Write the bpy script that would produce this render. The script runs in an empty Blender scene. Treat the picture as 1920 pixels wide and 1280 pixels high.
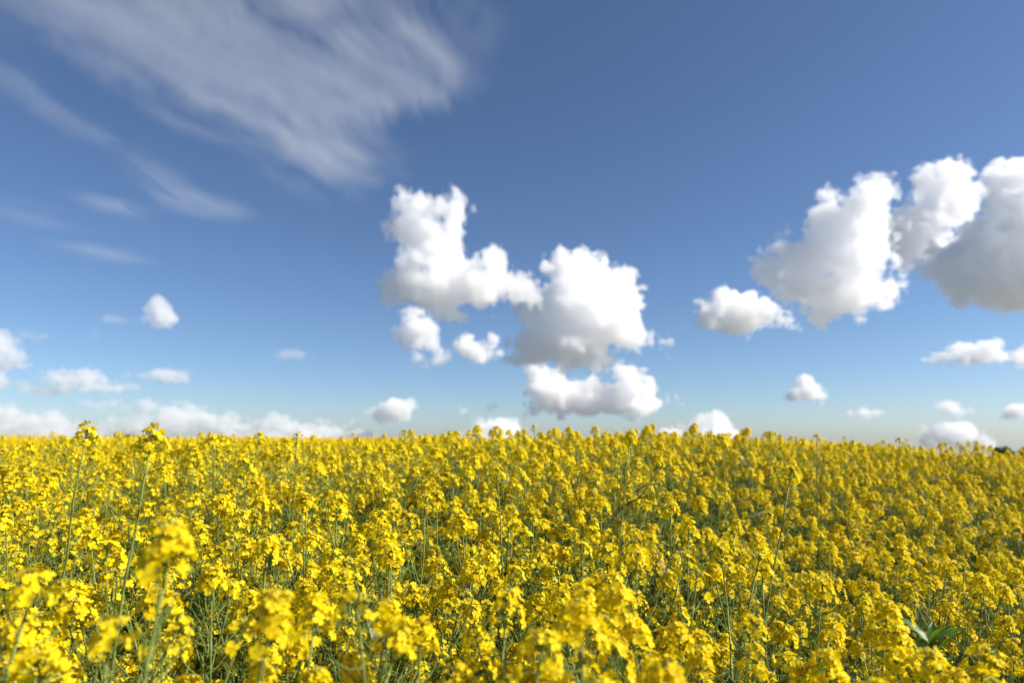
import bpy, math, random
import numpy as np
from mathutils import Vector, Matrix, Euler

# ------------------------------------------------------------------ camera, sky, sun, exposure
SC = bpy.context.scene
COL = SC.collection
F = 1280.0                      # focal length in photo pixels (24 mm on a 36 mm sensor)
CAM_Z = 1.55
PITCH = math.atan((815 - 640) / F)
cam_d = bpy.data.cameras.new("camera")
cam = bpy.data.objects.new("camera", cam_d)
COL.objects.link(cam)
cam.location = (0, 0, CAM_Z)
cam.rotation_euler = (math.pi / 2 + PITCH, 0, 0)
cam_d.sensor_width = 36
cam_d.lens = 24
cam_d.clip_start = 0.02
cam_d.clip_end = 120000
cam_d.dof.use_dof = True
cam_d.dof.focus_distance = 1.6
cam_d.dof.aperture_fstop = 3.3
SC.camera = cam

SUN_EL, SUN_AZ = 36.0, 96.0     # azimuth measured clockwise from the viewing direction (+Y)
world = bpy.data.worlds.new("World")
SC.world = world
world.use_nodes = True
wn = world.node_tree
sky = wn.nodes.new("ShaderNodeTexSky")
sky.sky_type = 'NISHITA'
sky.sun_disc = False
sky.sun_elevation = math.radians(SUN_EL)
sky.sun_rotation = math.radians(SUN_AZ)
sky.altitude = 500
sky.air_density = 0.78
sky.dust_density = 0.55
sky.ozone_density = 5.0
bg = wn.nodes["Background"]
wn.links.new(sky.outputs[0], bg.inputs[0])
bg.inputs[1].default_value = 0.0755

sun_d = bpy.data.lights.new("sun", 'SUN')
sun = bpy.data.objects.new("sun", sun_d)
COL.objects.link(sun)
sun_d.energy = 5.0
sun_d.angle = math.radians(0.53)
sun_d.color = (1.0, 0.93, 0.82)
sdir = Vector((math.cos(math.radians(SUN_EL)) * math.sin(math.radians(SUN_AZ)),
               math.cos(math.radians(SUN_EL)) * math.cos(math.radians(SUN_AZ)),
               math.sin(math.radians(SUN_EL))))
sun.rotation_euler = (-sdir).to_track_quat('-Z', 'Y').to_euler()
sun.location = (5, -3, 8)

SC.view_settings.view_transform = 'Standard'
SC.view_settings.look = 'None'
SC.view_settings.exposure = 0.73
SC.view_settings.gamma = 1.0
SC.render.engine = 'CYCLES'
cy = SC.cycles
cy.max_bounces = 96
cy.diffuse_bounces = 5
cy.glossy_bounces = 2
cy.transmission_bounces = 6
cy.volume_bounces = 96
cy.transparent_max_bounces = 512
cy.use_denoising = True
cy.volume_max_steps = 256

rng = np.random.default_rng(7)
random.seed(7)


# ------------------------------------------------------------------ helpers
def tag(o, label=None, cat=None, group=None, kind=None):
    if label: o['label'] = label
    if cat: o['category'] = cat
    if group: o['group'] = group
    if kind: o['kind'] = kind
    return o


def link(o, parent=None):
    COL.objects.link(o)
    if parent is not None:
        o.parent = parent
    return o


def unproject(px, py, depth):
    """world point seen at photo pixel (px, py) at camera depth `depth`"""
    x = (px - 960) / F * depth
    u = (640 - py) / F * depth
    c, s = math.cos(PITCH), math.sin(PITCH)
    return Vector((x, depth * c - u * s, CAM_Z + depth * s + u * c))


class MB:
    """collects polygons with material slots"""
    def __init__(self):
        self.v, self.f, self.m, self.n = [], [], [], 0

    def add(self, verts, faces, mat=0):
        verts = np.asarray(verts, float).reshape(-1, 3)
        self.v.append(verts)
        n = self.n
        self.f += [tuple(i + n for i in f) for f in faces]
        self.m += [mat] * len(faces)
        self.n += len(verts)

    def add_mb(self, other, mat4, matmap=None):
        V = np.concatenate(other.v)
        A = np.array(mat4)
        V = V @ A[:3, :3].T + A[:3, 3]
        n = self.n
        self.v.append(V)
        self.f += [tuple(i + n for i in f) for f in other.f]
        self.m += other.m
        self.n += len(V)

    def tube(self, pts, rad, sides=5, mat=0, cap=True):
        pts = [Vector(p) for p in pts]
        n = len(pts)
        rings = []
        ref = Vector((0.31, 0.87, 0.12))
        for i, p in enumerate(pts):
            t = (pts[min(i + 1, n - 1)] - pts[max(i - 1, 0)]).normalized()
            a = t.cross(ref)
            if a.length < 1e-4:
                a = t.cross(Vector((1, 0, 0)))
            a.normalize()
            b = t.cross(a)
            r = rad[i] if hasattr(rad, '__len__') else rad
            rings += [p + (a * math.cos(2 * math.pi * k / sides) + b * math.sin(2 * math.pi * k / sides)) * r
                      for k in range(sides)]
        faces = []
        for i in range(n - 1):
            for k in range(sides):
                k2 = (k + 1) % sides
                faces.append((i * sides + k, i * sides + k2, (i + 1) * sides + k2, (i + 1) * sides + k))
        if cap:
            faces.append(tuple(range((n - 1) * sides, n * sides)))
        self.add([tuple(p) for p in rings], faces, mat)

    def mesh(self, name, mats, smooth=True):
        me = bpy.data.meshes.new(name)
        V = np.concatenate(self.v) if self.v else np.zeros((0, 3))
        me.from_pydata(V.tolist(), [], self.f)
        for m in mats:
            me.materials.append(m)
        me.polygons.foreach_set("material_index", self.m)
        if smooth:
            me.polygons.foreach_set("use_smooth", [True] * len(self.f))
        me.update()
        return me


# ------------------------------------------------------------------ materials
def nodes_of(name):
    m = bpy.data.materials.new(name)
    m.use_nodes = True
    nt = m.node_tree
    nt.nodes.clear()
    out = nt.nodes.new("ShaderNodeOutputMaterial")
    return m, nt, out


def thin_material(name, col_a, col_b, trans_col, trans=0.35, rough=0.5, spec=0.3, noise_scale=40.0, vary=0.12):
    """leaf or petal: two colours mixed by noise, partly translucent, small change from plant to plant"""
    m, nt, out = nodes_of(name)
    N = nt.nodes.new
    L = nt.links.new
    tc = N("ShaderNodeTexCoord")
    no = N("ShaderNodeTexNoise"); no.inputs["Scale"].default_value = noise_scale
    no.inputs["Detail"].default_value = 3
    L(tc.outputs["Object"], no.inputs["Vector"])
    ramp = N("ShaderNodeValToRGB")
    ramp.color_ramp.elements[0].position = 0.35
    ramp.color_ramp.elements[1].position = 0.68
    ramp.color_ramp.elements[0].color = (*col_a, 1)
    ramp.color_ramp.elements[1].color = (*col_b, 1)
    L(no.outputs["Fac"], ramp.inputs["Fac"])
    oi = N("ShaderNodeObjectInfo")
    hs = N("ShaderNodeHueSaturation")
    mr = N("ShaderNodeMapRange")
    mr.inputs["To Min"].default_value = 1 - vary
    mr.inputs["To Max"].default_value = 1 + vary * 0.6
    L(oi.outputs["Random"], mr.inputs["Value"])
    L(mr.outputs[0], hs.inputs["Value"])
    L(ramp.outputs["Color"], hs.inputs["Color"])
    mh = N("ShaderNodeMapRange")
    mh.inputs["To Min"].default_value = 0.492
    mh.inputs["To Max"].default_value = 0.504
    L(no.outputs["Fac"], mh.inputs["Value"])
    L(mh.outputs[0], hs.inputs["Hue"])
    bs = N("ShaderNodeBsdfPrincipled")
    bs.inputs["Roughness"].default_value = rough
    bs.inputs["Specular IOR Level"].default_value = spec
    L(hs.outputs["Color"], bs.inputs["Base Color"])
    tr = N("ShaderNodeBsdfTranslucent")
    mx = N("ShaderNodeMix"); mx.data_type = 'RGBA'; mx.blend_type = 'MULTIPLY'
    mx.inputs["Factor"].default_value = 1.0
    tr.inputs["Color"].default_value = (*trans_col, 1)
    ms = N("ShaderNodeMixShader"); ms.inputs[0].default_value = trans
    L(bs.outputs[0], ms.inputs[1]); L(tr.outputs[0], ms.inputs[2])
    nt.nodes.remove(mx)
    L(ms.outputs[0], out.inputs["Surface"])
    return m


def solid_material(name, col_a, col_b, rough=0.55, scale=30.0, spec=0.4):
    m, nt, out = nodes_of(name)
    N = nt.nodes.new
    L = nt.links.new
    tc = N("ShaderNodeTexCoord")
    no = N("ShaderNodeTexNoise"); no.inputs["Scale"].default_value = scale
    no.inputs["Detail"].default_value = 4
    L(tc.outputs["Object"], no.inputs["Vector"])
    ramp = N("ShaderNodeValToRGB")
    ramp.color_ramp.elements[0].position = 0.35
    ramp.color_ramp.elements[1].position = 0.68
    ramp.color_ramp.elements[0].color = (*col_a, 1)
    ramp.color_ramp.elements[1].color = (*col_b, 1)
    L(no.outputs["Fac"], ramp.inputs["Fac"])
    bs = N("ShaderNodeBsdfPrincipled")
    bs.inputs["Roughness"].default_value = rough
    bs.inputs["Specular IOR Level"].default_value = spec
    L(ramp.outputs["Color"], bs.inputs["Base Color"])
    L(bs.outputs[0], out.inputs["Surface"])
    return m


M_PETAL = thin_material("petal_yellow", (0.85, 0.64, 0.003), (0.93, 0.775, 0.010), (0.96, 0.73, 0.003), 0.38, 0.55, 0.12, 60, 0.10)
M_BUD = solid_material("bud_green_yellow", (0.34, 0.36, 0.05), (0.60, 0.48, 0.03), 0.5, 300)
M_STEM = solid_material("stem_green", (0.10, 0.15, 0.026), (0.215, 0.27, 0.062), 0.55, 30, 0.25)
M_POD = solid_material("pod_green", (0.10, 0.155, 0.024), (0.20, 0.26, 0.055), 0.55, 60, 0.25)
M_LEAF = thin_material("leaf_green", (0.022, 0.048, 0.014), (0.052, 0.09, 0.03), (0.10, 0.18, 0.02), 0.2, 0.5, 0.35, 18, 0.15)
M_DEAD = thin_material("dead_leaf_grey", (0.17, 0.15, 0.09), (0.27, 0.25, 0.17), (0.3, 0.28, 0.2), 0.15, 0.7, 0.2, 30, 0.15)
M_WEED = thin_material("weed_leaf_green", (0.05, 0.12, 0.014), (0.09, 0.19, 0.022), (0.2, 0.4, 0.02), 0.35, 0.45, 0.4, 25, 0.1)
M_BARK = solid_material("bark", (0.07, 0.055, 0.04), (0.13, 0.105, 0.08), 0.85, 6)
M_TREE = thin_material("tree_leaf", (0.022, 0.045, 0.014), (0.05, 0.085, 0.026), (0.06, 0.12, 0.015), 0.25, 0.55, 0.3, 1.5, 0.12)
M_SOIL = solid_material("soil", (0.045, 0.034, 0.022), (0.11, 0.085, 0.055), 0.95, 9, 0.1)
M_FARM_BOUNCE = solid_material("farmland_bounce", (0.12, 0.125, 0.115), (0.17, 0.17, 0.155), 0.9, 0.004, 0.1)  # unseen land past the crest; grey added to bounce light onto cloud undersides
PLANT_MATS = [M_PETAL, M_BUD, M_STEM, M_POD, M_LEAF, M_DEAD]
PETAL, BUD, STEM, POD, LEAF, DEAD = range(6)


# ------------------------------------------------------------------ ground
def sstep(a, b, x):
    t = min(1.0, max(0.0, (x - a) / (b - a)))
    return t * t * (3 - 2 * t)


def ground_z(x, y):
    d = math.hypot(x, y)
    z = 0.0
    z -= 0.36 * sstep(0.25, 1.3, x) * (1 - sstep(2.6, 5.5, y))          # shallow hollow on the right
    z += 0.21 * math.exp(-((x - 0.85) ** 2 / 1.6 + (y - 4.8) ** 2 / 2.6))      # slight hump behind it
    z -= 0.006 * max(0.0, y - 9.0)                                       # the crest falls gently away
    sl = x - 0.25 * y
    z -= 0.105 * (math.sqrt(max(0.0, sl - 1.6) ** 2 + 0.5) - math.sqrt(0.5)) # and to the right
    z -= 0.0025 * max(0.0, min(y, 120.0) - 62.0) ** 2
    z += 0.055 * math.sin(2 * math.pi * (x * 0.80 + y * 0.60) / 0.95) * sstep(0.1, 0.7, x) * sstep(1.2, 1.8, y) * (1 - sstep(7, 12, y))
    z += 0.035 * math.sin(x * 2.3 + 1.1 * y) * math.sin(y * 1.9 - 0.7 * x + 1) * sstep(0.8, 2, y)
    z -= 0.030 * max(0.0, d - 130.0)                                     # the land falls to a valley beyond
    return z


def build_ground():
    rad = [0.0] + list(np.geomspace(0.35, 30000, 120))
    na = 160
    V, Fs = [(0, 0, 0)], []
    for r in rad[1:]:
        for k in range(na):
            a = 2 * math.pi * k / na
            x, y = r * math.sin(a), r * math.cos(a)
            V.append((x, y, ground_z(x, y)))
    for k in range(na):
        Fs.append((0, 1 + (k + 1) % na, 1 + k))
    for i in range(len(rad) - 2):
        b0, b1 = 1 + i * na, 1 + (i + 1) * na
        for k in range(na):
            k2 = (k + 1) % na
            Fs.append((b0 + k, b0 + k2, b1 + k2, b1 + k))
    mb = MB(); mb.add(V, Fs, 0)
    mb.m = [0 if max(math.hypot(V[i][0], V[i][1]) for i in f) < 140 else 1 for f in Fs]
    o = bpy.data.objects.new("ground", mb.mesh("ground", [M_SOIL, M_FARM_BOUNCE]))
    link(o)
    tag(o, "dark soil of the field under the crop", "ground", kind="structure")


build_ground()


# ------------------------------------------------------------------ rapeseed plant pieces
def frame(n, spin=0.0):
    n = Vector(n).normalized()
    a = n.cross(Vector((0.2, 0.1, 1))) if abs(n.z) < 0.95 else n.cross(Vector((1, 0, 0)))
    a.normalize()
    b = n.cross(a)
    c, s = math.cos(spin), math.sin(spin)
    t = a * c + b * s
    u = n.cross(t)
    return t, u, n


def add_flower(mb, pos, n, size, R, lod):
    t, u, n = frame(n, R.uniform(0, 6.28))
    pos = Vector(pos)
    spread = R.uniform(0.7, 1.15)        # closed to flat
    for k in range(4):
        a = k * math.pi / 2 + R.uniform(-0.22, 0.22)
        d = t * math.cos(a) + u * math.sin(a)
        w = n.cross(d)
        L = size * R.uniform(0.9, 1.12)
        W = L * R.uniform(0.74, 0.95)
        droop = R.uniform(-0.35, 0.25)
        tw = R.uniform(-0.3, 0.3)
        out = math.sin(spread * 1.45); up = math.cos(spread * 1.45)
        if lod == 0:
            ts = (0.0, 0.38, 0.74, 1.0); ws = (0.10, 0.42, 0.52, 0.30); cols = (-1, 0, 1)
        elif lod == 1:
            ts = (0.0, 0.55, 1.0); ws = (0.12, 0.5, 0.34); cols = (-1, 1)
        else:
            ts = (0.05, 1.0); ws = (0.36, 0.46); cols = (-1, 1)
        vs = []
        for tt, ww in zip(ts, ws):
            c = pos + n * (0.0022 + L * (0.25 * min(tt * 3, 1) * up + 0.55 * up * tt + droop * tt * tt * 0.55)) + d * (L * tt * (0.35 + 0.65 * out))
            for s in cols:
                lift = (0.10 * L * abs(s) - 0.05 * L) * (1 if tt > 0 else 0)
                vs.append(tuple(c + w * (s * ww * W) + n * (lift + s * tw * ww * W * tt)))
        nc = len(cols)
        fs = []
        for i in range(len(ts) - 1):
            for j in range(nc - 1):
                fs.append((i * nc + j, i * nc + j + 1, (i + 1) * nc + j + 1, (i + 1) * nc + j))
        mb.add(vs, fs, PETAL)
    if lod == 0:      # stamens
        for k in range(3):
            a = k * 2.1 + R.uniform(0, 1)
            p = pos + (t * math.cos(a) + u * math.sin(a)) * 0.0012
            mb.tube([p, p + n * (size * 0.55) + (t * math.cos(a) + u * math.sin(a)) * 0.001], [0.0004, 0.0007], 3, BUD)


def add_bud(mb, pos, d, L, R):
    pos = Vector(pos); d = Vector(d).normalized()
    r = L * 0.27
    mb.tube([pos, pos + d * L * 0.25, pos + d * L * 0.65, pos + d * L], [r * 0.4, r, r * 0.95, r * 0.25], 4, BUD)


def head_mb(seed, n_fl, length, size, lod=0, wide=1.0):
    """flower cluster on its axis: buds at the tip, open flowers round and below them"""
    R = random.Random(seed)
    mb = MB()
    if lod < 2:
        mb.tube([(0, 0, -0.004), (0, 0, length * 0.5), (0, 0, length)], [0.0017, 0.0014, 0.0009], 4, STEM)
    ga = 2.39996
    for i in range(n_fl):
        f = i / max(1, n_fl - 1)                    # 0 at the lowest flower, 1 at the highest
        z = length * (0.04 + 0.82 * f ** 0.8) + R.uniform(-0.003, 0.003)
        a = i * ga + R.uniform(-0.3, 0.3)
        el = math.radians(R.uniform(0, 22) + 48 * f ** 1.3)
        pl = (0.0185 * (1 - 0.38 * f) + R.uniform(-0.003, 0.004)) * wide
        d = Vector((math.cos(a) * math.cos(el), math.sin(a) * math.cos(el), math.sin(el)))
        p0 = Vector((0, 0, z))
        p1 = p0 + d * pl
        if lod == 0:
            mb.tube([p0, p0 + d * pl * 0.5 - Vector((0, 0, 0.0015)), p1], [0.0007, 0.0006, 0.0006], 3, STEM, False)
        n = (d + Vector((R.uniform(-.35, .35), R.uniform(-.35, .35), R.uniform(-0.15, .5)))).normalized()
        add_flower(mb, p1, n, size * R.uniform(0.85, 1.1) * (0.86 + 0.14 * (1 - f)), R, lod)
    nb = 12 if lod == 0 else (6 if lod == 1 else 0)
    for i in range(nb):
        a = i * ga
        f = i / nb
        el = math.radians(25 + 60 * f)
        d = Vector((math.cos(a) * math.cos(el), math.sin(a) * math.cos(el), math.sin(el)))
        p = Vector((0, 0, length * (0.86 + 0.12 * f))) + d * (0.009 * (1.1 - 0.6 * f))
        if lod == 0:
            mb.tube([(0, 0, length * (0.84 + 0.1 * f)), p], [0.0005, 0.0005], 3, STEM, False)
        add_bud(mb, p, d + Vector((0, 0, 0.6)), R.uniform(0.005, 0.0075), R)
    return mb


HEADS = []      # (builder, mesh)
for i in range(9):
    nf = [26, 20, 30, 16, 23, 4, 28, 1, 18][i]
    ln = [0.040, 0.036, 0.046, 0.032, 0.042, 0.034, 0.036, 0.045, 0.055][i]
    mbh = head_mb(100 + i, nf + 4, ln * 0.95, 0.0084, 0, [1.2, 1.3, 1.15, 1.4, 1.25, 1.3, 1.1, 1.5, 1.4][i])
    HEADS.append((mbh, mbh.mesh("flower_head", PLANT_MATS)))


def pods_mb(seed, n, length):
    """seed pods standing off a stretch of stem of the given length, axis +Z, top at the origin"""
    R = random.Random(seed)
    mb = MB()
    for i in range(n):
        f = (i + 0.5) / n                           # 0 top (young) to 1 bottom (old)
        a = i * 2.39996 + R.uniform(-0.5, 0.5)
        z = -length * f
        el = math.radians(R.uniform(5, 40))
        d = Vector((math.cos(a) * math.cos(el), math.sin(a) * math.cos(el), math.sin(el)))
        p0 = Vector((0, 0, z))
        p1 = p0 + d * R.uniform(0.014, 0.024)
        pl = (0.018 + 0.036 * min(1, f * 1.7)) * R.uniform(0.7, 1.2)
        up = Vector((0, 0, 1))
        curve = R.uniform(0.25, 0.9)
        d1 = (d + up * curve * 0.5).normalized(); d2 = (d + up * curve * 1.3).normalized()
        p2 = p1 + d1 * pl * 0.5
        p3 = p2 + d2 * pl * 0.5
        r = 0.0008 + 0.0006 * min(1, f * 1.5)
        mb.tube([p0, p1, p2, p3], [0.0007, 0.0008, r, 0.0005], 4, POD)
    return mb


PODS = []
for i in range(6):
    n, ln = [(16, 0.17), (22, 0.22), (12, 0.13), (26, 0.26), (18, 0.2), (9, 0.1)][i]
    mbp = pods_mb(300 + i, n, ln)
    PODS.append((mbp, mbp.mesh("seed_pods", PLANT_MATS), ln))


def leaf_mb(seed, L, W, mat, lobes=False, n=7):
    R = random.Random(seed)
    mb = MB()
    vs, fs = [], []
    droop = R.uniform(0.3, 1.1)
    for i in range(n):
        t = i / (n - 1)
        w = W * (math.sin(math.pi * min(1, t * 0.92 + 0.06)) ** 0.8) * (1.0 - 0.25 * t)
        if lobes and i % 2:
            w *= 0.62
        x = L * t
        z = L * (0.35 * t - droop * 0.5 * t * t)
        wave = R.uniform(-0.12, 0.12) * W
        vs += [(x, -w, z + W * 0.25 + wave), (x, 0, z), (x, w, z + W * 0.25 - wave)]
    for i in range(n - 1):
        b = i * 3
        fs += [(b, b + 1, b + 4, b + 3), (b + 1, b + 2, b + 5, b + 4)]
    mb.add(vs, fs, mat)
    return mb


LEAVES = []
for i in range(6):
    mbl = leaf_mb(500 + i, [0.10, 0.14, 0.17, 0.12, 0.2, 0.09][i], [0.016, 0.022, 0.03, 0.014, 0.036, 0.012][i], LEAF if i != 3 else DEAD)
    LEAVES.append((mbl, mbl.mesh("leaf", PLANT_MATS)))


def bez(p0, p1, p2, n):
    return [p0 * (1 - t) ** 2 + p1 * 2 * t * (1 - t) + p2 * t * t for t in [i / (n - 1) for i in range(n)]]


def axis_matrix(pos, d, spin, scale=1.0):
    t, u, n = frame(d, spin)
    m = Matrix((t, u, n)).transposed().to_4x4()
    return Matrix.Translation(pos) @ m @ Matrix.Scale(scale, 4)


def make_plant_spec(seed, H=1.3, branches=6, head_scale=1.0, podded=1.0, lean=0.06, tall_bare=False):
    """returns stem builder and placed pieces: (kind, index, matrix)"""
    R = random.Random(seed)
    stem = MB()
    pieces = []
    a = R.uniform(0, 6.28)
    tip = Vector((math.cos(a) * lean * H, math.sin(a) * lean * H, H))
    b = R.uniform(0, 6.28)
    mid = Vector((math.cos(b) * 0.03, math.sin(b) * 0.03, H * 0.55))
    pts = bez(Vector((0, 0, 0)), mid, tip, 14)
    pts = [p + Vector((R.uniform(-1, 1), R.uniform(-1, 1), 0)) * 0.003 for p in pts]
    rads = [0.0050 * (1 - 0.70 * i / 13) for i in range(14)]
    stem.tube(pts, rads, 6, STEM)
    d = (pts[-1] - pts[-3]).normalized()

    def at(t):
        f = t * 13
        i = min(12, int(f))
        return pts[i].lerp(pts[i + 1], f - i)
    hi = R.randrange(0, 7)
    hs = R.uniform(0.95, 1.15) * head_scale
    pieces.append(('flower_head', hi, axis_matrix(pts[-1], d, R.uniform(0, 6.28), hs)))
    pi_ = R.randrange(0, 5)
    if R.random() < podded:
        pieces.append(('seed_pods', pi_, axis_matrix(pts[-1] - d * 0.012, d, R.uniform(0, 6.28), 1.0)))
    for k in range(branches):
        t0 = 0.42 + 0.46 * (k + R.uniform(0, .6)) / max(1, branches)
        if tall_bare:
            t0 = 0.30 + 0.30 * k / max(1, branches)
        p0 = at(t0)
        a = k * 2.39996 + R.uniform(-0.5, 0.5)
        top = H * R.uniform(0.80, 0.99) if not tall_bare else H * R.uniform(0.58, 0.76)
        top = max(top, p0.z + 0.10)
        rise = top - p0.z
        reach = (0.10 + 0.30 * rise) * R.uniform(0.6, 1.15)
        out = Vector((math.cos(a), math.sin(a), 0))
        p2 = p0 + out * reach + Vector((0, 0, rise))
        p1 = p0 + out * reach * R.uniform(0.7, 1.0) + Vector((0, 0, rise * R.uniform(0.3, 0.5)))
        bp = bez(p0, p1, p2, 8)
        bp = [q + Vector((R.uniform(-1, 1), R.uniform(-1, 1), 0)) * 0.002 for q in bp]
        stem.tube(bp, [0.0026 * (1 - 0.5 * i / 7) for i in range(8)], 5, STEM)
        bd = (bp[-1] - bp[-2]).normalized()
        pieces.append(('flower_head', R.randrange(0, 9), axis_matrix(bp[-1], bd, R.uniform(0, 6.28), R.uniform(0.75, 1.08) * head_scale)))
        if R.random() < 0.75 * podded:
            pieces.append(('seed_pods', R.choice((0, 2, 5, 4)), axis_matrix(bp[-1] - bd * 0.01, bd, R.uniform(0, 6.28), R.uniform(0.75, 1.0))))
        if R.random() < 0.6:
            lm = Matrix.Translation(p0) @ Euler((R.uniform(-.2, .2), R.uniform(-0.5, 0.1), a + R.uniform(-.4, .4))).to_matrix().to_4x4()
            pieces.append(('leaf', R.choice((0, 3, 5)), lm))
        # second-order twig
        if R.random() < 0.5 and rise > 0.18:
            q0 = bp[3]
            a2 = a + R.choice((-1, 1)) * R.uniform(0.6, 1.3)
            o2 = Vector((math.cos(a2), math.sin(a2), 0))
            rz = min(R.uniform(0.10, 0.24), max(0.06, H * 0.97 - q0.z))
            q2 = q0 + o2 * rz * 0.45 + Vector((0, 0, rz))
            q1 = q0 + o2 * rz * 0.4 + Vector((0, 0, rz * 0.4))
            bq = bez(q0, q1, q2, 6)
            stem.tube(bq, [0.0017 * (1 - 0.4 * i / 5) for i in range(6)], 4, STEM)
            bd = (bq[-1] - bq[-2]).normalized()
            pieces.append(('flower_head', R.choice((1, 3, 5, 7, 8, 4)), axis_matrix(bq[-1], bd, R.uniform(0, 6.28), R.uniform(0.7, 0.95) * head_scale)))
    for k in range(R.randrange(4, 7)):
        t0 = R.uniform(0.12, 0.62)
        p0 = at(t0)
        a = R.uniform(0, 6.28)
        lm = Matrix.Translation(p0) @ Euler((R.uniform(-.3, .3), R.uniform(-0.6, 0.2), a)).to_matrix().to_4x4() @ Matrix.Scale(R.uniform(0.8, 1.3), 4)
        pieces.append(('leaf', R.choice((0, 1, 2, 4, 1, 3)), lm))
    return stem, pieces, pts[-1], H


SOURCE = {'flower_head': HEADS, 'seed_pods': PODS, 'leaf': LEAVES}
SPECS = []
for i in range(12):
    H = 1.30
    stem, pieces, tip, H = make_plant_spec(900 + i, H, [7, 8, 6, 9, 7, 6, 8, 7, 5, 8, 7, 6][i], 1.0, 0.9, [0.04, .07, .1, .05, .03, .12, .06, .08, .05, .04, .09, .06][i])
    SPECS.append((stem, stem.mesh("stem", PLANT_MATS), pieces, tip, H))
# plants that stand clear of the rest: one long bare stem with a small loose head
for i in range(3):
    stem, pieces, tip, H = make_plant_spec(950 + i, 1.45, 4, 0.9, 1.0, [0.03, 0.10, 0.05][i], True)
    SPECS.append((stem, stem.mesh("stem", PLANT_MATS), pieces, tip, H))


def build_plant(k):
    stem, stem_me, pieces, tip, H = SPECS[k]
    root = link(bpy.data.objects.new("rapeseed_plant", None))
    root.empty_display_size = 0.05
    link(bpy.data.objects.new("stem", stem_me), root)
    for kind, idx, m in pieces:
        o = link(bpy.data.objects.new(kind, SOURCE[kind][idx][1]), root)
        o.matrix_local = m
    return root


def copy_plant(root):
    r = root.copy()
    COL.objects.link(r)
    for ch in root.children:
        c = ch.copy()
        COL.objects.link(c)
        c.parent = r
    return r


PROTO = [None] * len(SPECS)


def place_plant(k, loc, rot, scale, label, group):
    if PROTO[k] is None:
        PROTO[k] = build_plant(k)
        r = PROTO[k]
    else:
        r = copy_plant(PROTO[k])
    r.location = loc
    r.rotation_euler = rot
    r.scale = (scale, scale, scale)
    tag(r, label, "rapeseed plant", group)
    return r


# ---- plants one can point to: (tip pixel, depth, prototype, lean towards right, label)
HEROES = [
    (284, 790, 1.15, 12, 0.02, 0.0, "tall thin rapeseed plant standing up against the sky left of centre, sharply in focus"),
    (178, 799, 1.35, 13, 0.34, 0.0, "rapeseed plant leaning far to the right, its loose head against the sky at left"),
    (557, 805, 2.4, 14, 0.0, 0.0, "lone rapeseed head on a bare stalk against the low white cloud left of centre"),
    (310, 972, 0.68, 3, -0.05, 0.0, "very near blurred rapeseed plant with a big arching head in front at left"),
    (205, 1130, 0.72, 6, -0.04, 0.0, "near blurred rapeseed plant with dense head below the arching one at lower left"),
    (62, 1050, 0.78, 0, 0.05, 0.0, "bushy near rapeseed plant at the left edge of the photo"),
    (452, 1135, 0.86, 5, 0.10, 0.0, "near rapeseed plant with a small two-lobed blurred head at lower left"),
    (592, 1232, 0.8, 1, 0.0, 0.0, "blurred rapeseed head rising from the bottom edge left of centre"),
    (678, 1092, 0.80, 7, 0.0, 0.0, "near rapeseed plant with a ring of soft flowers left of the middle"),
    (738, 1150, 0.82, 2, 0.04, 0.0, "rapeseed plant with broad rounded flowers below the ringed head near the middle"),
    (950, 1090, 0.95, 4, 0.03, 0.0, "rapeseed plant with a drooping cluster in the lower middle of the field"),
    (1085, 1112, 0.80, 9, -0.02, 0.0, "very near blurred rapeseed head in the lower middle, right of centre"),
    (1130, 1262, 0.68, 8, 0.0, 0.0, "blurred rapeseed head cut by the bottom edge right of centre"),
    (1010, 1160, 0.75, 11, 0.02, 0.0, "near rapeseed plant with loose hanging flowers left of the blurred middle head"),
    (1640, 1248, 0.74, 0, 0.0, 0.0, "large bright rapeseed head rising from the bottom edge at right"),
    (1860, 1130, 0.98, 13, -0.16, 0.0, "rapeseed plant leaning left with bare podded stalk at the lower right edge"),
    (1680, 1160, 1.05, 10, 0.02, 0.0, "rapeseed plant with full domed head left of the green leafy weed"),
    (1490, 975, 1.6, 13, 0.16, 0.0, "slender rapeseed plant leaning right above the dark gaps at right"),
    (1530, 812, 3.3, 14, 0.0, 0.0, "lone rapeseed head on a bare stalk above the skyline at right"),
    (1355, 824, 2.9, 12, 0.05, 0.0, "tall rapeseed plant with two small heads above the skyline right of centre"),
    (1180, 805, 3.1, 7, 0.0, 0.0, "bushy tall rapeseed plant breaking the skyline just right of centre"),
    (1002, 790, 3.6, 14, 0.05, 0.0, "thin rapeseed plant with bare tip above the skyline in the middle"),
    (846, 806, 3.2, 12, 0.02, 0.0, "rapeseed head above the skyline between the middle and the small grey cloud"),
    (760, 800, 3.4, 14, 0.06, 0.0, "pair-headed rapeseed plant on the skyline below the small grey cloud"),
    (930, 870, 1.9, 13, -0.10, 0.0, "podded rapeseed plant with thinning head over the middle of the field"),
]
taken = []
for (px, py, dep, k, lr, fb, label) in HEROES:
    dep *= 0.97 if dep < 0.9 else 1.0
    tgt = unproject(px, py, dep)
    stem, me, pieces, tip, H = SPECS[k]
    top = tip.copy(); top.z += 0.05
    rz = random.Random(int(px * 7 + py)).uniform(0, 6.28)
    rot = Euler((fb, lr, rz), 'XYZ')
    gz = ground_z(tgt.x, tgt.y)
    M3 = rot.to_matrix()
    # Euler XYZ turns about z last; lean is wanted in world x, so build it explicitly
    M3 = Matrix.Rotation(lr, 3, 'Y') @ Matrix.Rotation(fb, 3, 'X') @ Matrix.Rotation(rz, 3, 'Z')
    v = M3 @ top
    s = (tgt.z - gz) / v.z
    base = tgt - v * s
    base.z = ground_z(base.x, base.y) - 0.005
    place_plant(k, base, M3.to_euler(), s, label, "rapeseed plants standing near the camera")
    taken.append((base.x, base.y))

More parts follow.
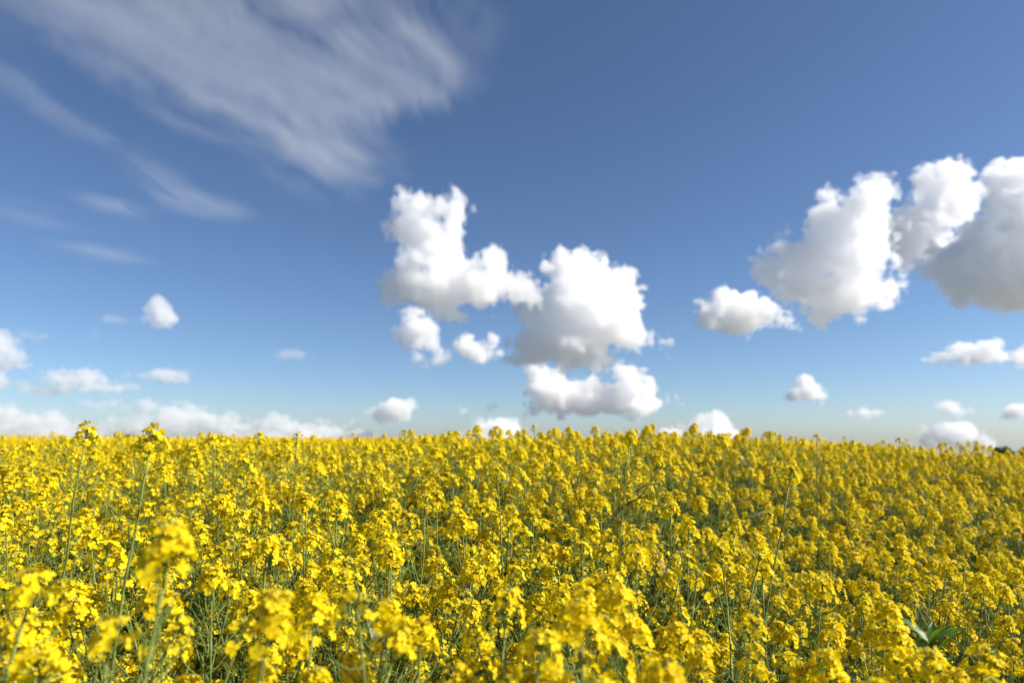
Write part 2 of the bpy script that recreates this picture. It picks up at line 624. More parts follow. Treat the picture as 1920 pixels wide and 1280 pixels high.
# ---- the rest of the crop: positions on a jittered lattice
SP = 0.152
pts = []
NEAR_R = 11.0
xmax = 0.86
for iy in range(int(0.30 / SP), int(NEAR_R / SP)):
    for ix in range(-int(NEAR_R / SP), int(NEAR_R / SP)):
        x = (ix + rng.uniform(-.5, .5)) * SP
        y = (iy + rng.uniform(-.5, .5)) * SP
        if y < 0.45 or abs(x) > xmax * y + 1.7:
            continue
        if math.hypot(x, y) > NEAR_R:
            continue
        # gap where the weed stands, and a thin trodden line in the hollow
        w = unproject(1745, 1185, 1.75)
        ux, uy = w.x / math.hypot(w.x, w.y), w.y / math.hypot(w.x, w.y)
        al = (x - w.x) * ux + (y - w.y) * uy
        ac = -(x - w.x) * uy + (y - w.y) * ux
        if math.hypot(ac / 0.21, (al + 0.16) / 0.44) < 1:
            continue
        line = x - (0.42 + 0.22 * (y - 1.6))
        if 1.5 < y < 4.0 and abs(line) < 0.13 and rng.random() < 0.85:
            continue
        clump = math.sin(x * 7.3 + 1.7 * math.sin(y * 3.1)) * math.sin(y * 6.1 + 1.3 * math.sin(x * 4.3))
        if clump < -0.2 and y < 7 and rng.random() < 0.15 + 0.6 * sstep(0.2, 1.0, x):
            continue
        pts.append((x, y))
# close to the lens keep only plants well below it
sel = []
for (x, y) in pts:
    d = math.hypot(x, y)
    inside = abs(x) < 0.78 * y + 0.05
    sel.append((d, x, y, inside))
sel.sort()
N_IND = 300 - len(HEROES)
count = 0
stuff_near = []
for (d, x, y, inside) in sel:
    R = random.Random(int(x * 1e4) * 31 + int(y * 1e4))
    base_s = 0.985 + R.gauss(0, 0.05 if x < 1.5 else 0.03)
    if d < 0.95:
        base_s = min(base_s, 0.72 + 0.25 * d)      # shorter right in front of the lens
    elif d < 1.6:
        base_s = min(base_s, 1.0)
    gz = ground_z(x, y)
    lim = (CAM_Z - gz - 0.03 - 0.055 * min(d, 2.2)) / 1.36
    if d < 2.5:
        base_s = min(base_s, lim)
    else:
        base_s = min(base_s + 0.05 + 0.02 * R.gauss(0, 1), (CAM_Z - gz + 0.012 * min(d, 5) + 0.02 * R.gauss(0, 1)) / 1.36)
    k = R.randrange(0, 12)
    rz = R.uniform(0, 6.28)
    lx, ly = R.gauss(0, 0.06), R.gauss(0, 0.06)
    rot = (Matrix.Rotation(lx, 3, 'X') @ Matrix.Rotation(ly, 3, 'Y') @ Matrix.Rotation(rz, 3, 'Z')).to_euler()
    if inside and count < N_IND:
        place_plant(k, (x, y, gz - 0.005), rot, base_s,
                    "yellow flowering rapeseed plant among many alike in the near part of the field",
                    "rapeseed plants standing near the camera")
        count += 1
    else:
        stuff_near.append((x, y, gz - 0.005, rot, base_s, k))


# ------------------------------------------------------------------ the mass of the crop (stuff)
def scatter_object(name, sources, inst, label, cat):
    """one object whose points carry rotation, scale and source index; copies are drawn by geometry nodes"""
    src_col = bpy.data.collections.new(name + "_sources")
    for i, o in enumerate(sources):
        o.name = "%s_source_%02d" % (name, i)
        src_col.objects.link(o)
    me = bpy.data.meshes.new(name)
    me.from_pydata([t[:3] for t in inst], [], [])
    a = me.attributes.new("rot", 'FLOAT_VECTOR', 'POINT')
    a.data.foreach_set("vector", np.array([tuple(t[3]) for t in inst], float).ravel())
    a = me.attributes.new("scl", 'FLOAT', 'POINT')
    a.data.foreach_set("value", np.array([t[4] for t in inst], float))
    a = me.attributes.new("idx", 'INT', 'POINT')
    a.data.foreach_set("value", np.array([t[5] for t in inst], np.int32))
    ng = bpy.data.node_groups.new(name + "_nodes", 'GeometryNodeTree')
    ng.interface.new_socket("Geometry", in_out='INPUT', socket_type='NodeSocketGeometry')
    ng.interface.new_socket("Geometry", in_out='OUTPUT', socket_type='NodeSocketGeometry')
    N = ng.nodes.new; L = ng.links.new
    gi, go = N("NodeGroupInput"), N("NodeGroupOutput")
    ci = N("GeometryNodeCollectionInfo")
    ci.inputs["Collection"].default_value = src_col
    ci.inputs["Separate Children"].default_value = True
    ci.inputs["Reset Children"].default_value = True
    iop = N("GeometryNodeInstanceOnPoints")
    iop.inputs["Pick Instance"].default_value = True

    def attr(nm, typ):
        n = N("GeometryNodeInputNamedAttribute"); n.data_type = typ
        n.inputs["Name"].default_value = nm
        return [s for s in n.outputs if s.enabled and s.name == "Attribute"][0]
    mp = N("GeometryNodeMeshToPoints")
    L(gi.outputs[0], mp.inputs[0])
    L(mp.outputs[0], iop.inputs["Points"])
    L(ci.outputs[0], iop.inputs["Instance"])
    L(attr("idx", 'INT'), iop.inputs["Instance Index"])
    e2r = N("FunctionNodeEulerToRotation")
    L(attr("rot", 'FLOAT_VECTOR'), e2r.inputs[0])
    L(e2r.outputs[0], iop.inputs["Rotation"])
    L(attr("scl", 'FLOAT'), iop.inputs["Scale"])
    L(iop.outputs[0], go.inputs[0])
    o = bpy.data.objects.new(name, me)
    link(o)
    md = o.modifiers.new("scatter", 'NODES')
    md.node_group = ng
    tag(o, label, cat, kind="stuff")
    return o


joined = []
for k in range(12):
    stem, me, pieces, tip, H = SPECS[k]
    mb = MB()
    mb.add_mb(stem, Matrix.Identity(4))
    for kind, idx, m in pieces:
        mb.add_mb(SOURCE[kind][idx][0], m)
    joined.append(bpy.data.objects.new("plant_source", mb.mesh("plant_source", PLANT_MATS)))
scatter_object("rapeseed_crop", joined, stuff_near, "dense yellow rapeseed crop filling the middle of the field", "crop")

# far crop: patches of simpler plants
FAR_HEADS = [head_mb(700 + i, 20, 0.042, 0.0095, 2, 1.3) for i in range(5)]
PATCH = 1.1


def patch_mb(seed, n):
    R = random.Random(seed)
    mb = MB()
    for i in range(n):
        x, y = R.uniform(-.5, .5) * PATCH, R.uniform(-.5, .5) * PATCH
        H = 1.28 * (1 + R.gauss(0, 0.055))
        tx, ty = R.gauss(0, 0.05), R.gauss(0, 0.05)
        mb.tube([(x, y, 0.3), (x + tx, y + ty, H)], [0.004, 0.002], 3, STEM, False)
        mb.add_mb(FAR_HEADS[R.randrange(5)], axis_matrix(Vector((x + tx, y + ty, H)), Vector((tx, ty, 1)), R.uniform(0, 6)))
        for k in range(12):
            a = R.uniform(0, 6.28)
            r = R.uniform(0.05, 0.2)
            hh = H * R.uniform(0.72, 0.99)
            p = Vector((x + math.cos(a) * r, y + math.sin(a) * r, hh))
            mb.tube([(x, y, hh - 0.28), p], [0.002, 0.0015], 3, STEM, False)
            mb.add_mb(FAR_HEADS[R.randrange(5)], axis_matrix(p, Vector((math.cos(a) * .2, math.sin(a) * .2, 1)), R.uniform(0, 6), R.uniform(.8, 1.05)))
        for k in range(3):
            lm = Matrix.Translation((x, y, R.uniform(0.3, 0.8))) @ Euler((0, R.uniform(-.5, .2), R.uniform(0, 6.28))).to_matrix().to_4x4()
            mb.add_mb(LEAVES[R.choice((1, 2, 4))][0], lm)
    return mb


patches = [bpy.data.objects.new("patch_source", patch_mb(800 + i, 46).mesh("patch_source", PLANT_MATS)) for i in range(5)]
far = []
for iy in range(-1, 74):
    for ix in range(-62, 63):
        x = ix * PATCH + rng.uniform(-.12, .12)
        y = 0.5 + iy * PATCH + rng.uniform(-.12, .12)
        d = math.hypot(x, y)
        if d < NEAR_R - 0.1 or abs(x) > xmax * y + 3 or y < 1:
            continue
        sl = (ground_z(x + .3, y) - ground_z(x - .3, y)) / 0.6
        far.append((x, y, ground_z(x, y), (0, -math.atan(sl), rng.integers(0, 4) * math.pi / 2), 1.02 + rng.normal() * 0.03, int(rng.integers(0, 5))))
scatter_object("distant_rapeseed_crop", patches, far, "far yellow rapeseed crop running up to the skyline", "crop")


# ------------------------------------------------------------------ leafy weed in the gap
def build_weed():
    w = unproject(1745, 1206, 1.75)
    gz = ground_z(w.x, w.y)
    root = link(bpy.data.objects.new("leafy_weed", None))
    root.empty_display_size = 0.05
    root.location = (w.x, w.y, gz)
    H = w.z - gz
    st = MB()
    sp = bez(Vector((0, 0, 0)), Vector((0.02, 0, H * 0.5)), Vector((0.0, 0, H)), 8)
    st.tube(sp, [0.006 - 0.0004 * i for i in range(8)], 6, 0)
    link(bpy.data.objects.new("stem", st.mesh("weed_stem", [M_WEED])), root)
    R = random.Random(5)
    for i in range(30):
        mb = leaf_mb(40 + i, R.uniform(0.07, 0.115), R.uniform(0.013, 0.021), 0, True, 9)
        o = link(bpy.data.objects.new("leaf", mb.mesh("weed_leaf", [M_WEED])), root)
        h = H - 0.005 * i - 0.0005 * i * i
        o.location = (0, 0, h)
        o.rotation_euler = (R.uniform(-.2, .2), R.uniform(-0.9, -0.3) + 0.02 * i, i * 2.4)
    tag(root, "green leafy weed with pointed leaves in a dark gap at lower right", "weed")


build_weed()


# ------------------------------------------------------------------ trees beyond the crest
def build_tree(px, top_py, dist, width_px, seed, label):
    R = random.Random(seed)
    top = unproject(px, top_py, dist)
    gz = ground_z(top.x, top.y)
    H = top.z - gz
    W = width_px / F * dist
    root = link(bpy.data.objects.new("tree", None))
    root.location = (top.x, top.y, gz)
    tk = MB()
    ch = H * 0.72
    tk.tube([(0, 0, -0.3), (0.1, 0, H * .3), (0, 0.1, H * .6), (0, 0, H * .9)], [H * .03, H * .022, H * .014, H * .004], 8, 0)
    lims = []
    for k in range(9):
        a = k * 2.4
        z0 = H * R.uniform(0.25, 0.6)
        e = Vector((math.cos(a) * W * .38, math.sin(a) * W * .38, min(H * .92, z0 + H * R.uniform(.12, .3))))
        tk.tube(bez(Vector((0, 0, z0)), Vector((e.x * .5, e.y * .5, z0 + H * .02)), e, 5), [H * .011, H * .009, H * .007, H * .004, H * .002], 5, 0)
        lims.append(e)
    link(bpy.data.objects.new("trunk", tk.mesh("trunk", [M_BARK])), root)
    lf = MB()
    blobs = [(e, R.uniform(.16, .26) * W) for e in lims] + [(Vector((R.uniform(-.2, .2) * W, R.uniform(-.2, .2) * W, H * R.uniform(.55, .86))), R.uniform(.18, .3) * W) for _ in range(8)]
    vs, fs = [], []
    for c, r in blobs:
        rz = min(r, max(0.4, H - c.z))
        for _ in range(420):
            d = Vector((R.gauss(0, 1), R.gauss(0, 1), R.gauss(0, 1))).normalized()
            q = c + Vector((d.x * r, d.y * r, d.z * rz)) * (R.uniform(0.3, 1) ** 0.5) * R.uniform(.85, 1.08)
            s = H * R.uniform(0.010, 0.022)
            t, u, n = frame(d + Vector((R.gauss(0, .6), R.gauss(0, .6), R.gauss(0, .6))), R.uniform(0, 6))
            b = len(vs)
            vs += [tuple(q + t * s), tuple(q + u * s * .6), tuple(q - t * s), tuple(q - u * s * .6)]
            fs.append((b, b + 1, b + 2, b + 3))
    lf.add(vs, fs, 0)
    link(bpy.data.objects.new("crown", lf.mesh("crown", [M_TREE], False)), root)
    tag(root, label, "tree", "trees beyond the crest of the field")


build_tree(1886, 817, 118, 60, 1, "dark round-topped tree rising over the field at the far right edge")
build_tree(1932, 828, 122, 60, 2, "lower dark tree right of the round-topped one, cut by the frame")
build_tree(228, 811, 150, 70, 3, "dark tree top showing over the skyline behind the tall thin stalk at left")
build_tree(745, 819, 150, 60, 4, "low dark tree top on the skyline below the small grey cloud")
build_tree(865, 820, 155, 60, 5, "low dark tree top on the skyline left of the middle")
build_tree(1232, 815, 150, 62, 6, "dark tree top half hidden by tall flowers right of the middle")
build_tree(1508, 821, 150, 52, 7, "small dark tree top on the skyline beside the lone stalk at right")


# ------------------------------------------------------------------ clouds
def value_noise(shape, cell, seed, off=(0, 0, 0)):
    """smooth noise in -1..1 over a voxel grid with the given cell size in voxels"""
    r = np.random.default_rng(seed)
    dims = [int(math.ceil(s / cell)) + 3 for s in shape]
    g = r.uniform(-1, 1, dims).astype(np.float32)
    for ax, s in enumerate(shape):
        c = np.arange(s) / cell
        i = c.astype(int)
        f = (c - i).astype(np.float32)
        f = f * f * (3 - 2 * f)
        sh = [1, 1, 1]; sh[ax] = s
        f = f.reshape(sh)
        g = np.take(g, i, axis=ax) * (1 - f) + np.take(g, i + 1, axis=ax) * f
    return g


def surface_nets(S, iso):
    """closed quad mesh of S > iso (grid coordinates)"""
    S = S - iso
    nx, ny, nz = S.shape
    ins = S > 0
    c = np.zeros((nx - 1, ny - 1, nz - 1), np.int8)
    for dx in (0, 1):
        for dy in (0, 1):
            for dz in (0, 1):
                c += ins[dx:nx - 1 + dx, dy:ny - 1 + dy, dz:nz - 1 + dz]
    act = (c > 0) & (c < 8)
    cells = np.argwhere(act)
    if len(cells) == 0:
        return np.zeros((0, 3)), np.zeros((0, 4), int)
    ids = np.full(act.shape, -1, np.int64)
    ids[act] = np.arange(len(cells))
    acc = np.zeros((len(cells), 3)); cnt = np.zeros(len(cells))
    corners = [(0, 0, 0), (1, 0, 0), (0, 1, 0), (1, 1, 0), (0, 0, 1), (1, 0, 1), (0, 1, 1), (1, 1, 1)]
    for a in range(8):
        for b in range(a + 1, 8):
            ca, cb = np.array(corners[a]), np.array(corners[b])
            if abs(ca - cb).sum() != 1:
                continue
            va = S[tuple((cells + ca).T)]; vb = S[tuple((cells + cb).T)]
            m = (va > 0) != (vb > 0)
            t = va[m] / (va[m] - vb[m])
            acc[m] += ca + (cb - ca) * t[:, None]
            cnt[m] += 1
    V = cells + acc / cnt[:, None]
    quads = []
    for ax in range(3):
        o1, o2 = [(1, 2), (2, 0), (0, 1)][ax]
        sl0 = [slice(None)] * 3; sl1 = [slice(None)] * 3
        sl0[ax] = slice(0, -1); sl1[ax] = slice(1, None)
        A, B = ins[tuple(sl0)], ins[tuple(sl1)]
        e = np.argwhere(A != B)
        ok = (e[:, o1] > 0) & (e[:, o2] > 0) & (e[:, o1] < S.shape[o1] - 1) & (e[:, o2] < S.shape[o2] - 1)
        e = e[ok]
        flip = ins[tuple(e.T)]

        def cid(d1, d2):
            q = e.copy(); q[:, o1] -= d1; q[:, o2] -= d2
            return ids[tuple(q.T)]
        q = np.stack([cid(1, 1), cid(0, 1), cid(0, 0), cid(1, 0)], 1)
        q[~flip] = q[~flip][:, ::-1]
        quads.append(q)
    return V, np.concatenate(quads)


CLOUD_MATS = {}


def cloud_material(sig, g=0.1):
    """vapour of one even density (1/m), scattering nearly all light"""
    key = (round(math.log(sig) * 6), g)
    if key in CLOUD_MATS:
        return CLOUD_MATS[key]
    m, nt, out = nodes_of("cloud_vapour")
    v = nt.nodes.new("ShaderNodeVolumePrincipled")
    v.inputs["Color"].default_value = (0.997, 0.997, 0.997, 1)
    v.inputs["Density"].default_value = math.exp(key[0] / 6)
    v.inputs["Anisotropy"].default_value = g
    nt.links.new(v.outputs[0], out.inputs["Volume"])
    CLOUD_MATS[key] = m
    return m


CAM_ROT = np.array(cam.rotation_euler.to_matrix())      # columns: right, up, back


def build_cloud(blobs, dist, label, seed, vox=3.0, rough=1.0, dens=1.0, base=None, soft=1.0, holes=()):
    """blobs: (px, py, r[, ry]) in photo pixels at camera depth dist; the cloud gets real size, thickness and distance"""
    R = random.Random(seed)
    B = []
    for b in blobs:
        rx = b[2]; ry = b[3] if len(b) > 3 else b[2]
        rm = (rx + ry) / 2
        B.append((b[0], b[1], R.uniform(-.45, .45) * rm, rx, ry, rm))
    pad = 22 * soft + 10
    big = len(B) > 8 and sum(b[5] for b in B) / len(B) > 25
    dens *= min(3.2, max(1.0, 45.0 / (sum(b[5] for b in B) / len(B))))      # small clouds are as dense as big ones
    x0 = min(b[0] - b[3] for b in B) - pad; x1 = max(b[0] + b[3] for b in B) + pad
    y0 = min(b[1] - b[4] for b in B) - pad; y1 = max(b[1] + b[4] for b in B) + pad
    z0 = min(b[2] - b[5] for b in B) - pad; z1 = max(b[2] + b[5] for b in B) + pad
    X = np.arange(x0, x1, vox, dtype=np.float32); Y = np.arange(y0, y1, vox, dtype=np.float32); Z = np.arange(z0, z1, vox, dtype=np.float32)
    sh = (len(X), len(Y), len(Z))
    # warp
    w = 9.0 * rough
    wx = value_noise(sh, 26 / vox, seed + 1) * w + value_noise(sh, 12 / vox, seed + 11) * w * .45
    wy = value_noise(sh, 26 / vox, seed + 2) * w + value_noise(sh, 12 / vox, seed + 12) * w * .45
    wz = value_noise(sh, 26 / vox, seed + 3) * w
    PX = X[:, None, None] + wx; PY = Y[None, :, None] + wy; PZ = Z[None, None, :] + wz
    S = np.full(sh, -1e3, np.float32)
    k = 5.0
    for (bx, by, bz, rx, ry, rm) in B:
        q = np.sqrt(((PX - bx) / rx) ** 2 + ((PY - by) / ry) ** 2 + ((PZ - bz) / rm) ** 2)
        s = (1 - q) * min(rx, ry)
        h = np.clip(0.5 + 0.5 * (s - S) / k, 0, 1)
        S = S * (1 - h) + s * h + k * h * (1 - h)
    # cauliflower bumps and finer raggedness
    for cell, amp in ((34, 13.0), (17, 9.5), (9, 5.0), (5, 2.2)):
        if cell / vox < 1.6:
            continue
        n1 = value_noise(sh, cell / vox, seed + 20 + cell)
        S += amp * rough * (np.abs(n1) * 1.6 - 0.55)
    S += 6.0 * rough * np.minimum(0, value_noise(sh, 60 / vox, seed + 90) + 0.35) * 3.0     # blue gaps
    if base is not None:          # flatter underside
        S = np.minimum(S, (base - PY) * 1.0 + 2)
    for (hx, hy, rx, ry) in holes:
        q = np.sqrt(((PX - hx) / rx) ** 2 + ((PY - hy) / ry) ** 2 + (PZ / (5 * max(rx, ry))) ** 2)
        S = np.minimum(S, (q - 1) * min(rx, ry) * 1.2)
    rag = value_noise(sh, 11 / vox, seed + 70) * 5.0 + value_noise(sh, max(1.7, 5.5 / vox), seed + 71) * 3.0
    S[0], S[-1], S[:, 0], S[:, -1], S[:, :, 0], S[:, :, -1] = (-50,) * 6
    shells = [(S + rag * soft, -3.5 * soft, 0.010), (S + rag * 0.7 * soft, 0.5, 0.022), (S + rag * 0.4, 9.0, 0.012)]
    cx, cy_ = (x0 + x1) / 2, (y0 + y1) / 2
    c = unproject(cx, cy_, dist)
    Vs, Fs, Ms, mats, n = [], [], [], [], 0
    for (G, iso, sg) in shells:
        G = G.copy()
        G[0], G[-1], G[:, 0], G[:, -1], G[:, :, 0], G[:, :, -1] = (-50,) * 6
        V, Q = surface_nets(G, iso)
        if len(V) == 0:
            continue
        P = np.empty_like(V)
        px = x0 + V[:, 0] * vox; py = y0 + V[:, 1] * vox; pz = z0 + V[:, 2] * vox
        s = dist / F
        loc = np.stack([(px - cx) * s, -(py - cy_) * s, -pz * s], 1)
        P = loc @ CAM_ROT.T
        Vs.append(P); Fs.append(Q + n); n += len(P)
        Ms.append(np.full(len(Q), len(mats)))
        mats.append(cloud_material(sg * dens * (1.6 if big else 1.0) * F / dist, 0.45 if big else 0.1))
    V = np.concatenate(Vs); Q = np.concatenate(Fs); Mi = np.concatenate(Ms)
    me = bpy.data.meshes.new("cloud")
    me.vertices.add(len(V)); me.vertices.foreach_set("co", V.astype(np.float32).ravel())
    me.loops.add(len(Q) * 4); me.loops.foreach_set("vertex_index", Q.astype(np.int32).ravel())
    me.polygons.add(len(Q)); me.polygons.foreach_set("loop_start", np.arange(0, len(Q) * 4, 4, dtype=np.int32))
    for m in mats:
        me.materials.append(m)
    me.polygons.foreach_set("material_index", Mi.astype(np.int32))
    me.update(calc_edges=True)
    me.validate()
    o = bpy.data.objects.new("cloud", me)
    o.location = c
    link(o)
    tag(o, label, "cloud")
    return o


def D(py):          # distance of a cloud whose base shows at row py: bases lie about 1000 m up
    return min(24000.0, 1000.0 * F / max(30.0, 815 - py))


build_cloud([(775, 395, 38), (760, 430, 36), (845, 390, 36), (855, 425, 28), (800, 445, 45), (825, 480, 55), (790, 510, 55), (760, 535, 38), (740, 560, 20),
             (850, 520, 52), (830, 560, 40), (895, 540, 45), (925, 500, 32), (945, 530, 36), (975, 550, 28), (1000, 556, 18), (860, 570, 34)],
            D(600), "tall ragged white cloud tower left of centre leaning to the left", 11, 2.2, 1.15, 0.75, holes=[(830, 413, 13, 8), (738, 475, 26, 30), (797, 506, 15, 12), (884, 455, 22, 26), (838, 362, 12, 20), (880, 580, 26, 14), (745, 578, 14, 10)])
build_cloud([(1060, 505, 36), (1100, 520, 50), (1150, 535, 38), (1175, 555, 28), (1085, 570, 62), (1130, 590, 62), (1040, 590, 45), (1000, 590, 35), (1165, 620, 45),
             (1195, 630, 22), (1225, 638, 20), (1245, 642, 10), (1060, 630, 60), (1000, 650, 42), (1075, 665, 42, 26), (1120, 672, 30, 20), (970, 665, 22), (960, 690, 10)],
            D(695), "big billowing white cloud mass in the centre of the sky with grey left flank", 12, 2.2, 1.15, 0.9, holes=[(955, 612, 16, 22), (1190, 665, 36, 14), (1215, 600, 16, 16), (1150, 652, 14, 12), (985, 610, 8, 10)])
build_cloud([(775, 605, 26), (790, 620, 32), (760, 630, 24), (805, 635, 22)], D(655), "small ragged white puff below the left foot of the cloud tower", 13, 2.2, 0.8, 0.7)
build_cloud([(785, 673, 14), (800, 680, 12), (825, 670, 17), (838, 664, 10)], D(688), "tiny faint double puff under the small ragged white puff", 14, 1.8, 0.6, 0.45)
build_cloud([(870, 648, 20), (885, 658, 24, 20), (910, 662, 24, 16), (935, 660, 14), (930, 640, 12)], D(680), "small white cloud just left of the big central mass", 15, 2.0, 0.7, 0.8)
build_cloud([(1010, 720, 30), (1030, 735, 40), (1060, 745, 42, 36), (1095, 745, 40, 34), (1110, 720, 20), (1130, 745, 32), (1010, 765, 26, 16), (1160, 755, 28, 24),
             (1175, 715, 28), (1185, 735, 30), (1210, 735, 24), (1200, 755, 34, 22), (1240, 753, 20, 7), (1165, 700, 12)], D(780),
            "long low white cloud with flat base just above the crop in the centre", 16, 2.0, 1.0, 1.0, 776)
build_cloud([(1335, 580, 24), (1370, 575, 28), (1400, 577, 32), (1430, 588, 28), (1390, 598, 48, 24), (1460, 600, 24, 12), (1480, 603, 12, 7), (1330, 590, 22)], D(625),
            "smooth oval white cloud with grey belly left of the big right-hand clouds", 17, 1.9, 0.8)
build_cloud([(1640, 360, 34), (1660, 345, 18), (1610, 390, 40), (1550, 385, 24), (1560, 415, 42), (1620, 430, 55), (1540, 460, 45), (1480, 480, 38), (1440, 500, 28), (1450, 520, 30),
             (1530, 520, 60), (1600, 500, 60), (1580, 560, 60, 36), (1650, 550, 45, 32), (1545, 585, 32, 22), (1695, 540, 16), (1490, 545, 36)], D(610),
            "large bright white cloud at right stepping up towards the upper right", 18, 2.3, 1.25, 0.7, holes=[(1553, 514, 22, 9), (1640, 512, 22, 26), (1655, 560, 14, 12), (1622, 445, 14, 13), (1585, 362, 18, 18), (1500, 440, 20, 22), (1668, 420, 18, 34), (1500, 575, 20, 16)])
build_cloud([(1765, 320, 28), (1750, 350, 34), (1785, 345, 36), (1740, 390, 45), (1790, 385, 38), (1710, 420, 42), (1700, 460, 40), (1750, 450, 48), (1825, 350, 14)], D(600) * 1.45,
            "upright white cloud head between the bright right-hand cloud and the grey one", 19, 2.3, 1.25, 0.75, holes=[(1772, 440, 24, 16), (1718, 372, 20, 30), (1800, 430, 16, 14), (1752, 478, 12, 10)])
build_cloud([(1895, 330, 26), (1930, 350, 55), (1890, 380, 35), (1870, 440, 50), (1930, 430, 75), (1820, 460, 42), (1790, 490, 45), (1850, 500, 62), (1920, 510, 75), (1800, 535, 38),
             (1870, 545, 50, 32), (1940, 550, 60, 36), (1990, 470, 80)], D(595) * 0.70, "large grey-bellied cloud cut by the right edge of the frame", 20, 2.7, 1.15, 1.1, holes=[(1838, 395, 16, 30), (1785, 445, 24, 14), (1905, 312, 10, 14)])
build_cloud([(1790, 670, 30, 10), (1830, 662, 38, 18), (1855, 655, 26, 16), (1870, 665, 30, 14), (1905, 670, 24, 14), (1925, 668, 24, 16)], D(690),
            "flat elongated white cloud at the right edge below the grey-bellied one", 21, 2.0, 0.6, 0.8)
build_cloud([(1510, 722, 15), (1520, 732, 18), (1497, 738, 16, 12), (1485, 744, 10, 7)], D(755), "small isolated white puff above the field right of centre", 22, 1.7, 0.5, 0.8)
build_cloud([(1596, 776, 7), (1620, 777, 15, 7), (1638, 776, 11, 6)], D(785), "tiny pair of white puffs low over the field at right", 23, 1.5, 0.3, 0.7)
build_cloud([(1776, 762, 14, 10), (1790, 766, 16, 8), (1806, 768, 9, 5)], D(775), "tiny white puff low at right above the white cloud bank", 24, 1.5, 0.3, 0.7)
build_cloud([(1900, 771, 16, 12), (1915, 772, 18, 13), (1888, 778, 8, 5)], D(785), "tiny white puff low at the right edge of the frame", 25, 1.5, 0.3, 0.7)
build_cloud([(1770, 812, 28, 20), (1795, 815, 34, 22), (1825, 824, 34, 16), (1850, 832, 20, 10), (1745, 826, 12, 10)], 24000, "white cloud bank peeping over the crop at the far right", 26, 1.7, 0.5, 0.8)
build_cloud([(1335, 795, 22, 22), (1350, 800, 20, 20), (1305, 808, 36, 16), (1275, 812, 30, 10), (1330, 820, 50, 14)], 24000, "low grey cloud with a rounded white knob behind the crop right of centre", 27, 1.7, 0.5, 0.9)
build_cloud([(900, 802, 24, 14), (930, 800, 30, 18), (955, 806, 26, 12), (925, 818, 60, 12)], 18000, "low white cloud peeping over the crop just left of centre", 28, 1.7, 0.5, 0.8)
build_cloud([(720, 768, 20, 14), (745, 766, 26, 16), (760, 772, 16, 12), (735, 776, 36, 11)], D(788), "small dark-based oval cloud low over the field left of centre", 29, 1.7, 0.5, 0.8)
build_cloud([(292, 578, 16, 16), (305, 592, 22, 18), (318, 602, 18, 14)], D(615), "small lone white puff in the blue at left", 30, 1.8, 0.7, 0.4)
build_cloud([(5, 650, 32, 32), (-20, 655, 50, 34), (30, 668, 24, 18), (5, 680, 40, 12)], D(690), "soft grey-white cloud cut by the left edge of the frame", 31, 2.0, 0.8, 0.5)
build_cloud([(0, 712, 18, 16), (-15, 715, 24, 20), (25, 720, 20, 7)], D(730), "small grey cloud at the left edge under the soft grey-white one", 32, 1.8, 0.6, 0.45)
build_cloud([(105, 708, 24, 16), (140, 715, 40, 16), (180, 722, 36, 13), (100, 728, 36, 9), (205, 727, 20, 7)], D(742), "long grey cloud with pale ridges hanging at left", 33, 2.0, 0.8, 0.45)
build_cloud([(310, 706, 28, 11), (335, 710, 16, 7), (265, 704, 20, 5)], D(718), "faint thin grey cloud streak left of centre", 34, 1.7, 0.5, 0.3)
build_cloud([(190, 760, 18, 10), (205, 758, 12, 9), (165, 756, 12, 6)], D(770), "faint small white puff above the horizon bank at left", 35, 1.6, 0.4, 0.2)
build_cloud([(10, 775, 26, 20), (-20, 780, 40, 26), (45, 795, 40, 14), (80, 785, 28, 18), (95, 790, 18, 14), (50, 805, 90, 12), (140, 812, 60, 12)], 24000, "white horizon cloud bank rising at the left edge", 36, 1.9, 0.8, 0.5)
build_cloud([(270, 762, 20, 14), (255, 770, 20, 10), (320, 780, 34, 18), (350, 785, 40, 20), (390, 795, 36, 16), (300, 795, 60, 14), (415, 802, 30, 10), (240, 808, 60, 10)], 24000,
            "long white and grey horizon cloud behind the tall stalk at left", 37, 1.9, 0.8, 0.5)
build_cloud([(505, 798, 22, 14), (525, 806, 34, 16), (570, 808, 30, 14), (600, 800, 14, 9), (610, 812, 36, 10), (480, 806, 24, 12), (560, 824, 110, 10)], 24000,
            "pale horizon cloud behind the lone stalk left of centre", 38, 1.8, 0.8, 0.5)
build_cloud([(545, 664, 22, 8), (560, 666, 14, 6)], D(675), "small faint grey wisp alone in the blue left of centre", 39, 1.6, 0.4, 0.12)
build_cloud([(180, 624, 12, 12), (225, 600, 20, 5), (60, 628, 20, 8)], D(640), "very faint broken cloud scraps near the lone puff at left", 40, 1.7, 0.5, 0.07)
build_cloud([(870, 772, 8, 7), (922, 762, 8, 6)], D(780), "two tiny faint cloud specks left of the long low cloud", 41, 1.5, 0.2, 0.4)


# ------------------------------------------------------------------ high thin ice cloud
def plane_at(px, py, h):
    d = unproject(px, py, 1.0) - Vector((0, 0, CAM_Z))
    k = (h - CAM_Z) / d.z
    return Vector((d.x * k, d.y * k, h))


